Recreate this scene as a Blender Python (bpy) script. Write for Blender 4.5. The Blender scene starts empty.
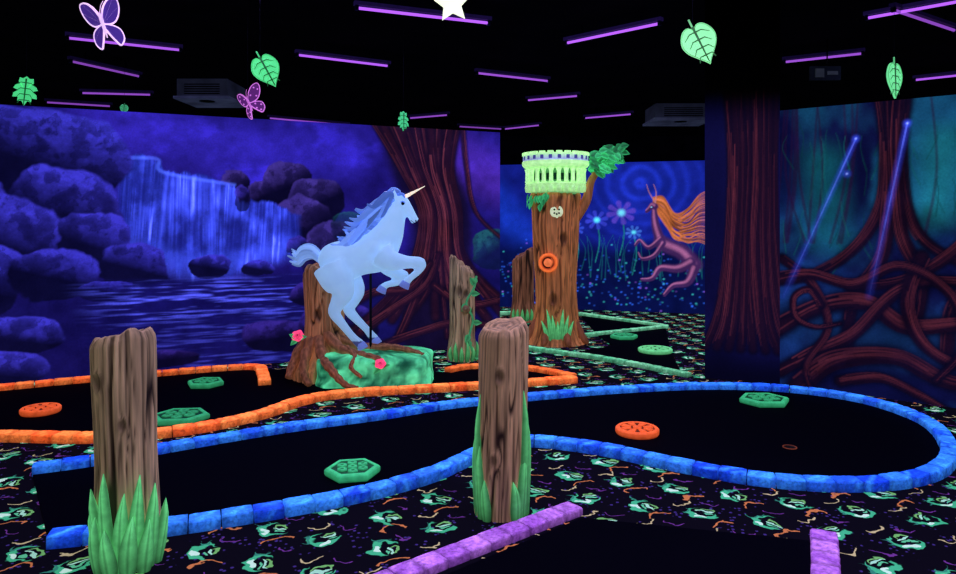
import bpy, math, random
import numpy as np
from mathutils import Vector, Matrix
random.seed(7)
SC=bpy.context.scene
SC.view_settings.view_transform='Standard'
SC.view_settings.look='None'

def c(r,g,b):
    def f(x):
        x/=255.0
        return x/12.92 if x<=.04045 else ((x+.055)/1.055)**2.4
    return np.array([f(r),f(g),f(b)])
def lerp(a,b,t): return a+(b-a)*t
def sstep(a,b,x):
    t=np.clip((x-a)/(b-a),0,1); return t*t*(3-2*t)

# ------------------------------------------------------------------ noise
def _h(ix,iy,iz,seed):
    n=(ix.astype(np.int64)*374761393+iy.astype(np.int64)*668265263+iz.astype(np.int64)*2147483647+seed*1274126177)&0xffffffff
    n=((n^(n>>13))*1274126177)&0xffffffff
    n=((n^(n>>16))*2246822519)&0xffffffff
    return ((n^(n>>15))&0xffff)/65535.0
def noise3(x,y,z,seed=0):
    x=np.asarray(x,float);y=np.asarray(y,float)+0*x;z=np.asarray(z,float)+0*x
    ix=np.floor(x);iy=np.floor(y);iz=np.floor(z)
    fx=x-ix;fy=y-iy;fz=z-iz
    fx=fx*fx*(3-2*fx);fy=fy*fy*(3-2*fy);fz=fz*fz*(3-2*fz)
    r=0
    for a in (0,1):
        for b in (0,1):
            for d in (0,1):
                w=(fx if a else 1-fx)*(fy if b else 1-fy)*(fz if d else 1-fz)
                r=r+w*_h(ix+a,iy+b,iz+d,seed)
    return r
def fbm(x,y,z=0.0,seed=0,o=4):
    r=0;a=.5;s=0
    for i in range(o):
        r=r+a*noise3(np.asarray(x)*2**i,np.asarray(y)*2**i,np.asarray(z)*2**i,seed+i);s+=a;a*=.5
    return r/s

# ------------------------------------------------------------------ materials
def make_mat(name,em,nscale=20,namt=.3,rough=.7,bump=0.,stretch=(1,1,1),spec=.3):
    m=bpy.data.materials.new(name);m.use_nodes=True
    nt=m.node_tree;N=nt.nodes;L=nt.links;b=N['Principled BSDF']
    at=N.new('ShaderNodeAttribute');at.attribute_name='Col'
    tc=N.new('ShaderNodeTexCoord');mp=N.new('ShaderNodeMapping');mp.inputs['Scale'].default_value=stretch
    nz=N.new('ShaderNodeTexNoise');nz.inputs['Scale'].default_value=nscale;nz.inputs['Detail'].default_value=4
    L.new(tc.outputs['Object'],mp.inputs['Vector']);L.new(mp.outputs[0],nz.inputs['Vector'])
    mr=N.new('ShaderNodeMapRange');mr.inputs['From Min'].default_value=.3;mr.inputs['From Max'].default_value=.7
    mr.inputs['To Min'].default_value=1-namt;mr.inputs['To Max'].default_value=1+namt
    L.new(nz.outputs['Fac'],mr.inputs['Value'])
    vm=N.new('ShaderNodeVectorMath');vm.operation='SCALE'
    L.new(at.outputs['Color'],vm.inputs[0]);L.new(mr.outputs[0],vm.inputs['Scale'])
    L.new(vm.outputs[0],b.inputs['Base Color']);L.new(vm.outputs[0],b.inputs['Emission Color'])
    b.inputs['Emission Strength'].default_value=em;b.inputs['Roughness'].default_value=rough
    b.inputs['Specular IOR Level'].default_value=spec
    if bump:
        bp=N.new('ShaderNodeBump');bp.inputs['Strength'].default_value=bump;bp.inputs['Distance'].default_value=.01
        L.new(nz.outputs['Fac'],bp.inputs['Height']);L.new(bp.outputs[0],b.inputs['Normal'])
    return m
MAT={}
MAT['mural']=make_mat('mural_fluorescent_paint',1.05,60,.12,.9,spec=.05)
MAT['wood']=make_mat('painted_carved_wood',.12,34,.35,.6,.5,(1,1,.1))
MAT['fluoro']=make_mat('fluorescent_paint',.85,25,.2,.6,.2)
MAT['rail']=make_mat('fluorescent_stone_border',1.35,60,.4,.6,.5)
MAT['horse']=make_mat('unicorn_white_gloss_paint',.62,9,.05,.35,.05)
MAT['glow']=make_mat('bright_fluorescent_card',1.0,10,.08,.7)
MAT['dark']=make_mat('black_paint',0.0,10,.2,.8,spec=.1)
MAT['tube']=make_mat('uv_tube_glow',1.5,5,.02,.5)
MAT['turf']=make_mat('dark_putting_felt',0.0,300,.5,.95,.2,spec=.03)
MAT['room']=make_mat('black_room_paint',0.12,3,.4,.95,spec=.02)

# ------------------------------------------------------------------ mesh builder
class B:
    def __init__(s): s.v=[];s.f=[];s.m=[];s.sm=[];s.col=[];s.mats=[]
    def add(s,verts,faces,mat,col,smooth=True):
        o=len(s.v); verts=[tuple(map(float,p)) for p in verts]
        s.v+=verts
        if mat not in s.mats:s.mats.append(mat)
        mi=s.mats.index(mat)
        s.f+=[tuple(i+o for i in f) for f in faces]
        s.m+=[mi]*len(faces);s.sm+=[smooth]*len(faces)
        if callable(col): cc=[col(Vector(p)) for p in verts]
        else:
            a=np.asarray(col,float)
            cc=[a]*len(verts) if a.ndim==1 else list(a)
        s.col+=[tuple(x[:3])+(1.0,) for x in cc]
    def make(s,name,pivot=None):
        me=bpy.data.meshes.new(name)
        me.from_pydata(s.v,[],s.f)
        for k in s.mats: me.materials.append(MAT[k])
        me.polygons.foreach_set('material_index',s.m);me.polygons.foreach_set('use_smooth',s.sm)
        a=me.color_attributes.new('Col','FLOAT_COLOR','POINT')
        a.data.foreach_set('color',np.array(s.col,dtype=np.float32).ravel())
        ob=bpy.data.objects.new(name,me);SC.collection.objects.link(ob);me.update()
        return ob
    def box(s,x0,x1,y0,y1,z0,z1,mat,col,M=None):
        v=[Vector((x,y,z)) for z in (z0,z1) for y in (y0,y1) for x in (x0,x1)]
        if M is not None:v=[M@p for p in v]
        s.add(v,[(0,2,3,1),(4,5,7,6),(0,1,5,4),(2,6,7,3),(0,4,6,2),(1,3,7,5)],mat,col,False)
    def tube(s,pts,ra,rb=None,ref=(0,1,0),segs=12,mat='fluoro',col=(1,1,1),cfun=None,smooth=True):
        pts=[Vector(p) for p in pts];n=len(pts);rb=rb if rb is not None else ra
        if not hasattr(ra,'__len__'):ra=[ra]*n
        if not hasattr(rb,'__len__'):rb=[rb]*n
        V=[];C=[]
        for i,p in enumerate(pts):
            T=(pts[min(i+1,n-1)]-pts[max(i-1,0)]).normalized()
            R=Vector(ref)
            S=R.cross(T)
            if S.length<1e-3:S=Vector((1,0,.3)).cross(T)
            S.normalize();Nn=T.cross(S)
            for k in range(segs):
                a=2*math.pi*k/segs
                V.append(p+S*ra[i]*math.cos(a)+Nn*rb[i]*math.sin(a))
                C.append(cfun(i/(n-1),a) if cfun else col)
        F=[]
        for i in range(n-1):
            for k in range(segs):
                k2=(k+1)%segs
                F.append((i*segs+k,i*segs+k2,(i+1)*segs+k2,(i+1)*segs+k))
        F.append(tuple(reversed(range(segs))));F.append(tuple((n-1)*segs+k for k in range(segs)))
        s.add(V,F,mat,np.array(C),smooth)
    def lathe(s,cen,prof,segs=32,mat='fluoro',col=(1,1,1),M=None,rmod=None,cols=None,smooth=True):
        V=[];C=[]
        for j,(r,z) in enumerate(prof):
            for k in range(segs):
                a=2*math.pi*k/segs;rr=r*(rmod(a) if rmod else 1)
                p=Vector((rr*math.cos(a),rr*math.sin(a),z))
                if M is not None:p=M@p
                V.append(p+Vector(cen));C.append(cols[j] if cols is not None else col)
        F=[(j*segs+k,j*segs+(k+1)%segs,(j+1)*segs+(k+1)%segs,(j+1)*segs+k) for j in range(len(prof)-1) for k in range(segs)]
        F.append(tuple(reversed(range(segs))));F.append(tuple((len(prof)-1)*segs+k for k in range(segs)))
        s.add(V,F,mat,np.array(C),smooth)
    def plate(s,outline,org,X,Y,th,mat,col,cen=None):
        """flat cut-out plate: star-shaped outline in the X,Y frame"""
        X=Vector(X).normalized();Y=Vector(Y).normalized();Z=X.cross(Y).normalized();org=Vector(org)
        if cen is None:cen=(sum(p[0] for p in outline)/len(outline),sum(p[1] for p in outline)/len(outline))
        n=len(outline);V=[]
        for d in (-th/2,th/2):
            V+=[org+X*p[0]+Y*p[1]+Z*d for p in outline]+[org+X*cen[0]+Y*cen[1]+Z*d]
        F=[]
        for k in range(n):
            k2=(k+1)%n
            F+=[(n,k2,k),(n+1+n,n+1+k,n+1+k2),(k,k2,n+1+k2,n+1+k)]
        s.add(V,F,mat,col,False)

def catmull(pts,per=8,closed=False):
    P=[np.array(p,float) for p in pts];n=len(P);out=[]
    rng=range(n) if closed else range(n-1)
    for i in rng:
        if closed:a,b,d,e=P[(i-1)%n],P[i],P[(i+1)%n],P[(i+2)%n]
        else:a,b,d,e=P[max(i-1,0)],P[i],P[i+1],P[min(i+2,n-1)]
        for k in range(per):
            t=k/per
            out.append(.5*((2*b)+(-a+d)*t+(2*a-5*b+4*d-e)*t*t+(-a+3*b-3*d+e)*t**3))
    if not closed:out.append(P[-1])
    return out

# ------------------------------------------------------------------ mural painter
class Canvas:
    def __init__(s,u0,u1,v0,v1,res=.008):
        s.nu=int((u1-u0)/res)+1;s.nv=int((v1-v0)/res)+1
        s.u=np.linspace(u0,u1,s.nu);s.v=np.linspace(v0,v1,s.nv)
        s.U,s.V=np.meshgrid(s.u,s.v);s.C=np.zeros((s.nv,s.nu,3));s.rn=random.Random(9)
    def fill(s,m,col):
        m=m[...,None];s.C=s.C*(1-m)+np.asarray(col)*m
    def addc(s,m,col): s.C=s.C+m[...,None]*np.asarray(col)
    def smask(s,pts,w0,w1,soft=.6,fade=(1,1),raw=False):
        P=catmull(pts,8) if (len(pts)>2 and not raw) else [np.array(p,float) for p in pts]
        M=np.zeros_like(s.U);n=len(P)-1
        for i in range(n):
            a,b=P[i],P[i+1];wa=lerp(w0,w1,i/n);wb=lerp(w0,w1,(i+1)/n);w=max(wa,wb)
            i0=np.searchsorted(s.u,min(a[0],b[0])-w);i1=np.searchsorted(s.u,max(a[0],b[0])+w)
            j0=np.searchsorted(s.v,min(a[1],b[1])-w);j1=np.searchsorted(s.v,max(a[1],b[1])+w)
            if i1<=i0 or j1<=j0:continue
            x=s.U[j0:j1,i0:i1]-a[0];y=s.V[j0:j1,i0:i1]-a[1]
            d=b-a;l2=d@d+1e-9;t=np.clip((x*d[0]+y*d[1])/l2,0,1)
            dist=np.hypot(x-t*d[0],y-t*d[1]);ww=wa+(wb-wa)*t
            m=1-sstep(0,1,np.clip((dist-ww*(1-soft))/(ww*soft+1e-6),0,1))
            m=m*(lerp(fade[0],fade[1],(i+t)/n))
            M[j0:j1,i0:i1]=np.maximum(M[j0:j1,i0:i1],m)
        return M
    def stroke(s,pts,w0,w1,col,soft=.6,op=1,fade=(1,1)): s.fill(s.smask(pts,w0,w1,soft,fade)*op,col)
    def glow(s,pts,w0,w1,col,soft=1,op=1,fade=(1,1)): s.addc(s.smask(pts,w0,w1,soft,fade)*op,col)
    def bark(s,pts,w0,w1,dark,mid,hi,nl=9,op=1,side=1):
        """thick painted limb: dark silhouette, then fine fibres that follow it, lit on one side"""
        P=catmull(pts,8);n=len(P)-1
        s.stroke(pts,w0*1.35,w1*1.35,dark,.6,op)
        s.stroke(pts,w0*.9,w1*.9,mid*.5,.9,op)
        T=[];
        for i in range(n+1):
            d=P[min(i+1,n)]-P[max(i-1,0)];d=d/(np.hypot(*d)+1e-9);T.append(np.array([-d[1],d[0]]))
        for k in range(nl):
            o=lerp(-.8,.8,(k+s.rn.random()*.7)/nl);lit=max(0,1-((o*side-.35)/.7)**2)
            col=mid*.5+(hi-mid*.5)*lit*s.rn.uniform(.35,1.1);ph=s.rn.uniform(0,6);i0=s.rn.randint(0,n//3);i1=s.rn.randint(2*n//3,n)
            Q=[P[i]+T[i]*(lerp(w0,w1,i/n)*(o+.07*math.sin(ph+i*.55))) for i in range(i0,i1+1)]
            s.fill(s.smask(Q,w0*.14,w1*.14,1.0,(1,.6),True)*op*.8,col)
    def blob(s,cu,cv,ru,rv,dark,hi,seed,lx=-.3,ly=.9,op=1,amp=.3):
        pu=max(ru,rv)*1.5
        i0=np.searchsorted(s.u,cu-pu);i1=np.searchsorted(s.u,cu+pu);j0=np.searchsorted(s.v,cv-pu);j1=np.searchsorted(s.v,cv+pu)
        if i1<=i0 or j1<=j0:return
        U=s.U[j0:j1,i0:i1];V=s.V[j0:j1,i0:i1]
        du=(U-cu)/ru;dv=(V-cv)/rv;q=.3/max(ru,.12)
        n=fbm(U*6*q,V*6*q,seed*1.7,seed)
        r=(np.abs(du)**2.4+np.abs(dv)**2.4)**(1/2.4)+(n-.5)*amp
        m=1-sstep(.91,.99,r)
        n2=fbm(U*9+V*5,V*9-U*5,seed,seed+9);n3=fbm(U*26,V*34,seed,seed+15,2)
        l=np.clip(du*lx+dv*ly+.12,0,1)
        l=l**1.2*(.45+.9*sstep(.35,.7,n2))*(.7+.6*n3)
        rim=sstep(.74,.93,r)*np.clip(du*lx+dv*ly,0,1)*.4
        crack=sstep(.035,.0,np.abs(n2-.5))*.5
        l=np.clip(l*(1-crack)+rim,0,1)
        col=dark+(hi-dark)*l[...,None]
        mm=(m*op)[...,None];S=s.C[j0:j1,i0:i1];s.C[j0:j1,i0:i1]=S*(1-mm)+col*mm
    def wall(s,name,P0,P1,thick=.12,ztop=None,u0=0):
        P0=Vector((P0[0],P0[1],0));P1=Vector((P1[0],P1[1],0));d=(P1-P0).normalized()
        n=Vector((-d.y,d.x,0))
        b=B();pts=np.zeros((s.nv*s.nu,3))
        pts[:,0]=(P0.x+d.x*s.U).ravel();pts[:,1]=(P0.y+d.y*s.U).ravel();pts[:,2]=s.V.ravel()
        idx=np.arange(s.nv*s.nu).reshape(s.nv,s.nu)
        q=np.stack([idx[:-1,:-1],idx[:-1,1:],idx[1:,1:],idx[1:,:-1]],-1).reshape(-1,4)
        b.v=pts.tolist();b.f=q.tolist();b.m=[0]*len(q);b.sm=[False]*len(q);b.mats=['mural']
        cc=np.ones((s.nv*s.nu,4));cc[:,:3]=np.clip(s.C,0,3).reshape(-1,3);b.col=cc.tolist()
        a=P0+d*s.u[0];e=P0+d*s.u[-1];zt=s.v[-1]
        V=[a,e,e+n*thick,a+n*thick];V=[(p.x,p.y,0) for p in V]+[(p.x,p.y,zt) for p in V]
        b.add(V,[(1,2,6,5),(2,3,7,6),(3,0,4,7),(4,5,6,7)],'room',c(8,7,24),False)
        return b.make(name)

# ================================================================== ROOM
def slab(name,x0,x1,y0,y1,z0,z1,col,mat='room'):
    b=B();b.box(x0,x1,y0,y1,z0,z1,mat,col);return b.make(name)
XL,XR,YF,YB,ZC=-9.5,9.5,-3,17.5,3.6
dk=c(6,5,16)
slab('ceiling',XL,XR,YF,YB,ZC,ZC+.1,c(4,3,9))
slab('wall_left',XL-.1,XL,YF,YB,0,ZC,dk);slab('wall_right',XR,XR+.1,YF,YB,0,ZC,dk)
slab('wall_back',XL,XR,YB,YB+.1,0,ZC,dk);slab('wall_front',XL,XR,YF-.1,YF,0,ZC,dk)

# ---- carpet floor with node-built repeating motif
def carpet():
    m=bpy.data.materials.new('neon_pattern_carpet');m.use_nodes=True
    nt=m.node_tree;N=nt.nodes;L=nt.links;b=N['Principled BSDF']
    def put(sock,x):
        if isinstance(x,(int,float)):sock.default_value=x
        else:L.new(x,sock)
    def M(op,a,bb=None,cc=None):
        n=N.new('ShaderNodeMath');n.operation=op;put(n.inputs[0],a)
        if bb is not None:put(n.inputs[1],bb)
        if cc is not None:put(n.inputs[2],cc)
        return n.outputs[0]
    def SS(x,a,bb):
        n=N.new('ShaderNodeMapRange');n.interpolation_type='SMOOTHSTEP';put(n.inputs['Value'],x)
        n.inputs['From Min'].default_value=a;n.inputs['From Max'].default_value=bb;return n.outputs[0]
    def length(x,y): return M('SQRT',M('ADD',M('MULTIPLY',x,x),M('MULTIPLY',y,y)))
    tc=N.new('ShaderNodeTexCoord');sp=N.new('ShaderNodeSeparateXYZ');L.new(tc.outputs['Object'],sp.inputs[0])
    nz=N.new('ShaderNodeTexNoise');nz.inputs['Scale'].default_value=13;L.new(tc.outputs['Object'],nz.inputs['Vector'])
    sc=N.new('ShaderNodeSeparateColor');L.new(nz.outputs['Color'],sc.inputs[0])
    T=.30;ca,sa=math.cos(.35),math.sin(.35);x,y=sp.outputs[0],sp.outputs[1]
    xr=M('DIVIDE',M('SUBTRACT',M('MULTIPLY',x,ca),M('MULTIPLY',y,sa)),T)
    yr=M('DIVIDE',M('ADD',M('MULTIPLY',x,sa),M('MULTIPLY',y,ca)),T)
    row=M('FLOOR',yr);xr=M('ADD',xr,M('MULTIPLY',M('FLOORED_MODULO',row,2),.5));colm=M('FLOOR',xr)
    fx=M('SUBTRACT',M('FRACT',xr),.5);fy=M('SUBTRACT',M('FRACT',yr),.5)
    wn=N.new('ShaderNodeTexWhiteNoise');wn.noise_dimensions='2D';cb=N.new('ShaderNodeCombineXYZ');L.new(row,cb.inputs[0]);L.new(colm,cb.inputs[1]);L.new(cb.outputs[0],wn.inputs['Vector'])
    ang=M('MULTIPLY',M('SUBTRACT',wn.outputs['Value'],.5),2.0);cs=M('COSINE',ang);sn=M('SINE',ang)
    rx=M('SUBTRACT',M('MULTIPLY',fx,cs),M('MULTIPLY',fy,sn));ry=M('ADD',M('MULTIPLY',fx,sn),M('MULTIPLY',fy,cs))
    px=M('ADD',rx,M('MULTIPLY',M('SUBTRACT',sc.outputs[0],.5),.36))
    py=M('ADD',ry,M('MULTIPLY',M('SUBTRACT',sc.outputs[1],.5),.36))
    qx=M('ADD',fx,M('MULTIPLY',M('SUBTRACT',sc.outputs[2],.5),.34));qy=M('ADD',fy,M('MULTIPLY',M('SUBTRACT',sc.outputs[0],.5),.34))
    def ell(cx,cy,rx_,ry_): return length(M('DIVIDE',M('SUBTRACT',px,cx),rx_),M('DIVIDE',M('SUBTRACT',py,cy),ry_))
    def inside(e,a=.93,bb=1.0): return M('SUBTRACT',1.0,SS(e,a,bb))
    g=M('MULTIPLY',inside(ell(0,0,.27,.24)),SS(ell(.06,.07,.23,.18),.93,1.03))
    g2=inside(ell(.08,.07,.15,.03));g4=inside(ell(.1,-.01,.10,.025));g3=M('MULTIPLY',inside(ell(.09,.12,.14,.09)),SS(ell(.08,.09,.11,.07),.93,1.03))
    w=inside(ell(-.06,-.12,.11,.05))
    t=M('MULTIPLY',inside(ell(-.29,.1,.1,.13)),SS(ell(-.32,.13,.1,.12),.93,1.03))
    def arc(cx,cy,r,th):
        d=M('ABSOLUTE',M('SUBTRACT',length(M('SUBTRACT',qx,cx),M('SUBTRACT',qy,cy)),r));return M('SUBTRACT',1.0,SS(d,th*.6,th))
    o1=M('MULTIPLY',arc(.42,-.42,.25,.024),SS(wn.outputs['Value'],.3,.35));o2=M('MULTIPLY',arc(-.44,.44,.2,.02),SS(wn.outputs['Value'],.75,.7));o3=arc(.1,.58,.17,.015)
    vo=N.new('ShaderNodeTexVoronoi');vo.inputs['Scale'].default_value=30;L.new(tc.outputs['Object'],vo.inputs['Vector'])
    nz2=N.new('ShaderNodeTexNoise');nz2.inputs['Scale'].default_value=6;L.new(tc.outputs['Object'],nz2.inputs['Vector'])
    dots=M('MULTIPLY',M('SUBTRACT',1.0,SS(vo.outputs['Distance'],.2,.28)),SS(nz2.outputs['Fac'],.5,.54))
    def layer(prev,mask,col):
        n=N.new('ShaderNodeMix');n.data_type='RGBA';L.new(mask,n.inputs['Factor'])
        if prev is None:n.inputs['A'].default_value=(.0032,.0025,.007,1)
        else:L.new(prev,n.inputs['A'])
        n.inputs['B'].default_value=tuple(col)+(1,);return n.outputs['Result']
    cur=layer(None,dots,c(62,46,118));cur=layer(cur,o1,c(195,115,70));cur=layer(cur,o2,c(190,175,130));cur=layer(cur,o3,c(105,52,135))
    cur=layer(cur,g,c(66,180,130));cur=layer(cur,g3,c(110,175,100));cur=layer(cur,t,c(50,130,110));cur=layer(cur,g2,c(160,220,190));cur=layer(cur,g4,c(90,190,140));cur=layer(cur,w,c(200,238,215))
    L.new(cur,b.inputs['Base Color']);L.new(cur,b.inputs['Emission Color']);b.inputs['Emission Strength'].default_value=.65
    b.inputs['Roughness'].default_value=.95;b.inputs['Specular IOR Level'].default_value=.02
    return m
MAT['carpet']=carpet()
slab('floor',XL,XR,YF,YB,-.1,0,(1,1,1),'carpet')

# ================================================================== MURAL: waterfall wall (left)
cv=Canvas(-1.3,5.04,0,2.55)
U,V=cv.U,cv.V
n=fbm(U*1.3,V*2.2,0,3);n2=fbm(U*3,V*5,0,5)
cv.C=c(26,18,104)[None,None]*(.35+1.3*n[...,None])+c(38,28,155)*(sstep(.45,.8,n2)*np.exp(-((U-2.2)/1.6)**2-((V-2.2)/.8)**2))[...,None]
cv.glow([(.9,2.35),(2.0,2.25),(3.2,2.2)],.6,.45,c(40,30,150),1,.6)
cv.glow([(4.5,2.2),(5.0,2.0)],.5,.5,c(90,44,160),1,.35)
cv.fill(sstep(1.25,.75,V)*.85,c(12,10,66))
D=c(6,6,38);Hh=c(54,50,185)
for i,(a,b_,ru,rv) in enumerate([(2.02,1.82,.16,.2),(2.3,1.76,.16,.16),(2.55,1.88,.27,.24),(2.85,1.7,.3,.26),(2.72,1.42,.32,.34),(3.05,1.15,.36,.36)]):
    cv.blob(a,b_,ru,rv,c(5,4,28),c(58,44,124),20+i,-.4,.8,1,.45)
cv.blob(3.22,1.42,.22,.16,c(3,14,34),c(30,84,90),41,.2,.9,.6,.6);cv.blob(4.95,1.15,.3,.25,c(3,18,35),c(30,100,95),42,-.5,.7,.7,.5)
top=np.interp(U,[.95,1.1,1.32,1.36,1.7,2.02,2.07,2.4,2.68],[2.05,2.15,2.1,1.98,1.96,1.86,1.70,1.7,1.56])
bot=np.interp(U,[.95,1.3,1.6,2.12,2.68],[1.5,1.15,1.0,1.08,1.26])
jag=(fbm(U*22,0*V,0,8)-.5)*.25
fm=sstep(top+.01+jag*.3,top-.03+jag*.3,V)*sstep(bot-.14+jag,bot+.05+jag,V)*sstep(.92,1.0,U)*sstep(2.72,2.62,U)
fan=U+ (top-V)*.15*(noise3(U*4,0*V,0,41)-.5)
st=noise3(fan*38,V*1.6,0,4)*.5+noise3(fan*90,V*3,0,6)*.5
cl=fbm(U*5,V*3.5,0,45)
br=(.38+.9*sstep(.3,.85,st))*(.65+.55*sstep(bot,top,V))*(.35+1.3*sstep(.3,.7,cl))
cv.fill(fm,c(14,18,100))
cv.addc(fm*br,c(66,86,246)*.66)
cv.addc(fm*sstep(.62,.85,st)*sstep(.5,.72,cl)*.9,c(140,155,255)*.55)
cv.glow([(.98,2.1),(1.3,2.1),(1.36,1.97),(2.02,1.86)],.03,.03,c(80,110,255),1,.5)
cv.glow([(1.1,1.2),(1.7,1.02),(2.6,1.2)],.22,.18,c(60,80,220),1,.5)
for i,(a,b_,ru,rv) in enumerate([(2.10,1.72,.08,.14),(2.66,1.22,.12,.12)]): cv.blob(a,b_,ru,rv,c(6,5,34),c(56,44,160),95+i,-.4,.8,.85,.5)
for i,(a,b_,ru,rv) in enumerate([(-.9,2.1,.6,.5),(-.1,2.15,.55,.42),(.42,2.05,.62,.5),(-.5,1.5,.6,.45),(.5,1.6,.5,.42),(.05,1.3,.55,.42),
        (.75,1.28,.34,.32),(-.3,.95,.5,.35),(1.1,1.05,.32,.24),(.45,.98,.4,.26),(1.78,1.03,.22,.12),(2.25,1.0,.16,.08),(.85,.82,.25,.1),(-.5,.5,.5,.3),(.1,.42,.45,.2),(-.1,.12,.5,.18)]):
    cv.blob(a,b_,ru,rv,D,Hh,50+i,.35,.85,1,.55)
wm=sstep(.95,.85,V)*sstep(.55,1.3,U+ (V-.5)*.3)*sstep(3.3,2.7,U+V*.3)
rp=noise3(U*3,V*55,0,15)*.6+noise3(U*8,V*90,0,16)*.4
cv.fill(wm*.8,c(14,12,80));cv.addc(wm*sstep(.45,.85,rp)*(.4+.9*np.exp(-((V-.75)/.2)**2)),c(78,86,235)*.85)
for i,(a,b_,ru,rv) in enumerate([(2.45,.28,.4,.18),(3.1,.35,.45,.25),(1.2,.12,.5,.1),(2.9,.7,.3,.14)]):
    cv.blob(a,b_,ru,rv,c(5,4,28),c(48,34,130),80+i,-.2,.9,1,.5)
td,tm,th=c(11,5,16),c(48,18,34),c(118,52,62)
m=cv.smask([(3.85,2.7),(4.0,2.2),(4.25,1.7),(4.3,1.2),(4.25,.6),(4.2,.2)],.42,.5,.35);cv.fill(m*.9,c(13,6,20))
R=random.Random(4)
for i in range(13):
    a=(i*5%13)/12
    u0=lerp(3.45,4.5,a)
    pts=[(u0,2.65),(lerp(3.8,4.4,a),2.1),(lerp(4.05,4.5,a),1.6),(lerp(4.0,4.58,a)+R.uniform(-.04,.04),1.1),(lerp(3.75,4.85,a),.72),(lerp(3.3,5.3,a)+R.uniform(-.1,.1),.25+R.uniform(-.12,.2))]
    w=R.uniform(.05,.09);cv.bark(pts,w,w*.9,td,tm,th*R.uniform(.5,1.1),8,.95,-1)
for q in ([(3.3,.25),(3.7,.5),(4.1,.75),(4.25,1.1)],[(3.5,.08),(4.0,.22),(4.5,.3),(5.1,.2)],[(4.2,.75),(4.6,.5),(5.1,.55)],[(3.2,.55),(3.5,.7),(3.9,.72),(4.15,1.0)]):
    cv.bark(q,.06,.05,td,tm,th*.8,7,.95)
cv.bark([(4.55,2.65),(4.6,2.15),(4.72,1.6),(5.1,1.25)],.05,.03,td,tm,th*.8,6,.8)
cv.C*=(.55+.75*fbm(U*9,V*9,0,30))[...,None]
cv.C+=c(9,7,42)*(.6*fbm(U*3,V*3,0,61))[...,None]
cv.wall('wall_mural_left',(-4.345,6.36),(.264,8.4))

# ================================================================== MURAL: right wall
cv=Canvas(0,3.2,0,2.5);U,V=cv.U,cv.V
n=fbm(U*2.2,V*1.6,0,13);n2=fbm(U*3,V*3,0,17)
cv.C=c(11,14,60)[None,None]*(.4+1.2*n[...,None])+(sstep(.42,.7,n)*sstep(.9,1.6,V)*.9)[...,None]*c(10,80,100)+(sstep(.48,.7,n2)*sstep(2.2,1.0,V))[...,None]*c(10,44,90)*.8
cv.glow([(.35,2.0),(.4,1.4)],.3,.33,c(14,115,115),1,.45);cv.glow([(1.25,2.1),(1.2,1.6)],.28,.28,c(16,120,90),1,.5)
cv.glow([(.1,.6),(.8,.5),(1.5,.6)],.4,.4,c(10,60,90),1,.4)
td,tm,th=c(7,5,18),c(38,15,34),c(106,44,54)
for i in range(22):
    u0=R.uniform(.02,3);cv.stroke([(u0,2.6),(u0+R.uniform(-.05,.05),1.9),(u0+R.uniform(-.15,.15),1.3)],.014,.022,c(34,14,50),.9,.6)
for i in range(60):
    u0=R.uniform(0,2.2);v0=R.uniform(1.3,2.4);cv.stroke([(u0,v0),(u0+R.uniform(-.04,.04),v0-.12),(u0+R.uniform(-.06,.06),v0-.3)],.006,.012,c(20,100,100)*R.uniform(.3,1),1,.5)
for a0 in (.9,1.62,2.5):
    for q,w in (([(a0-.10,2.6),(a0-.06,2.1),(a0-.10,1.6),(a0-.3,1.25),(a0-.65,1.0),(a0-1.05,.92)],.06),([(a0+.1,2.6),(a0+.06,2.1),(a0+.1,1.6),(a0+.25,1.3),(a0+.6,1.1)],.06),
        ([(a0-.02,2.6),(a0-.02,2.0),(a0-.04,1.5),(a0-.1,1.15),(a0-.3,.8),(a0-.35,.4)],.075),([(a0+.04,2.6),(a0+.02,2.0),(a0+.06,1.4),(a0+.2,1.0),(a0+.15,.6)],.065)):
        cv.bark(q,w,w*.9,td,tm,th*.9,10,.95,-1)
Q=[([(-.1,.45),(.3,.72),(.7,.8),(1.0,.62),(1.5,.68),(2,.5),(2.6,.6)],.10),([(0,.12),(.3,.33),(.6,.52),(.95,.92),(1.4,1.0),(2.2,.8)],.075),([(.15,.0),(.45,.27),(.9,.36),(1.3,.2),(1.9,.2)],.11),
   ([(.02,1.15),(.28,.92),(.4,.55),(.22,.2),(.3,-.1)],.05),([(1.1,1.2),(1.0,.8),(1.15,.45),(1.55,.3),(2.3,.3)],.07),
   ([(.5,.1),(.8,.17),(1.05,.08),(1.3,-.05)],.06),([(-.1,.95),(.25,1.02),(.6,.95),(.95,1.12),(1.3,.9),(1.38,.5),(1.2,.2)],.06),([(.35,.75),(.25,.88),(.12,.8),(.14,.62),(.3,.55),(.5,.6)],.04)]
for q,w in Q:
    cv.stroke(q,w*1.7,w*1.3,c(4,4,16),1,.75)
    cv.bark(q,w,w*.55,td,tm,th*R.uniform(.7,1.05),15,.97,1 if q[0][0]<q[-1][0] else -1)
RB=c(52,74,240)
for a,e_ in (((.62,2.2),(.03,.8)),((1.0,2.3),(.72,.85)),((1.6,2.3),(1.45,.9))):
    cv.glow([a,e_],.04,.05,RB,1,.45,(1,.2));cv.glow([a,e_],.01,.008,c(110,130,255),1,.6,(1,.05))
for p in ((.62,2.2),(1.0,2.3),(.55,1.9)):
    cv.glow([p,(p[0]+.001,p[1])],.05,.05,c(60,90,255),1,.5);cv.glow([p,(p[0]+.001,p[1])],.014,.014,c(180,200,255),1,.8)
cv.C*=(.5+.8*fbm(U*6,V*6,0,31))[...,None];cv.C+=c(7,8,38)*(.7*fbm(U*3,V*3,0,62))[...,None]
cv.C*=(.72+.0*U)[...,None]
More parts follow.
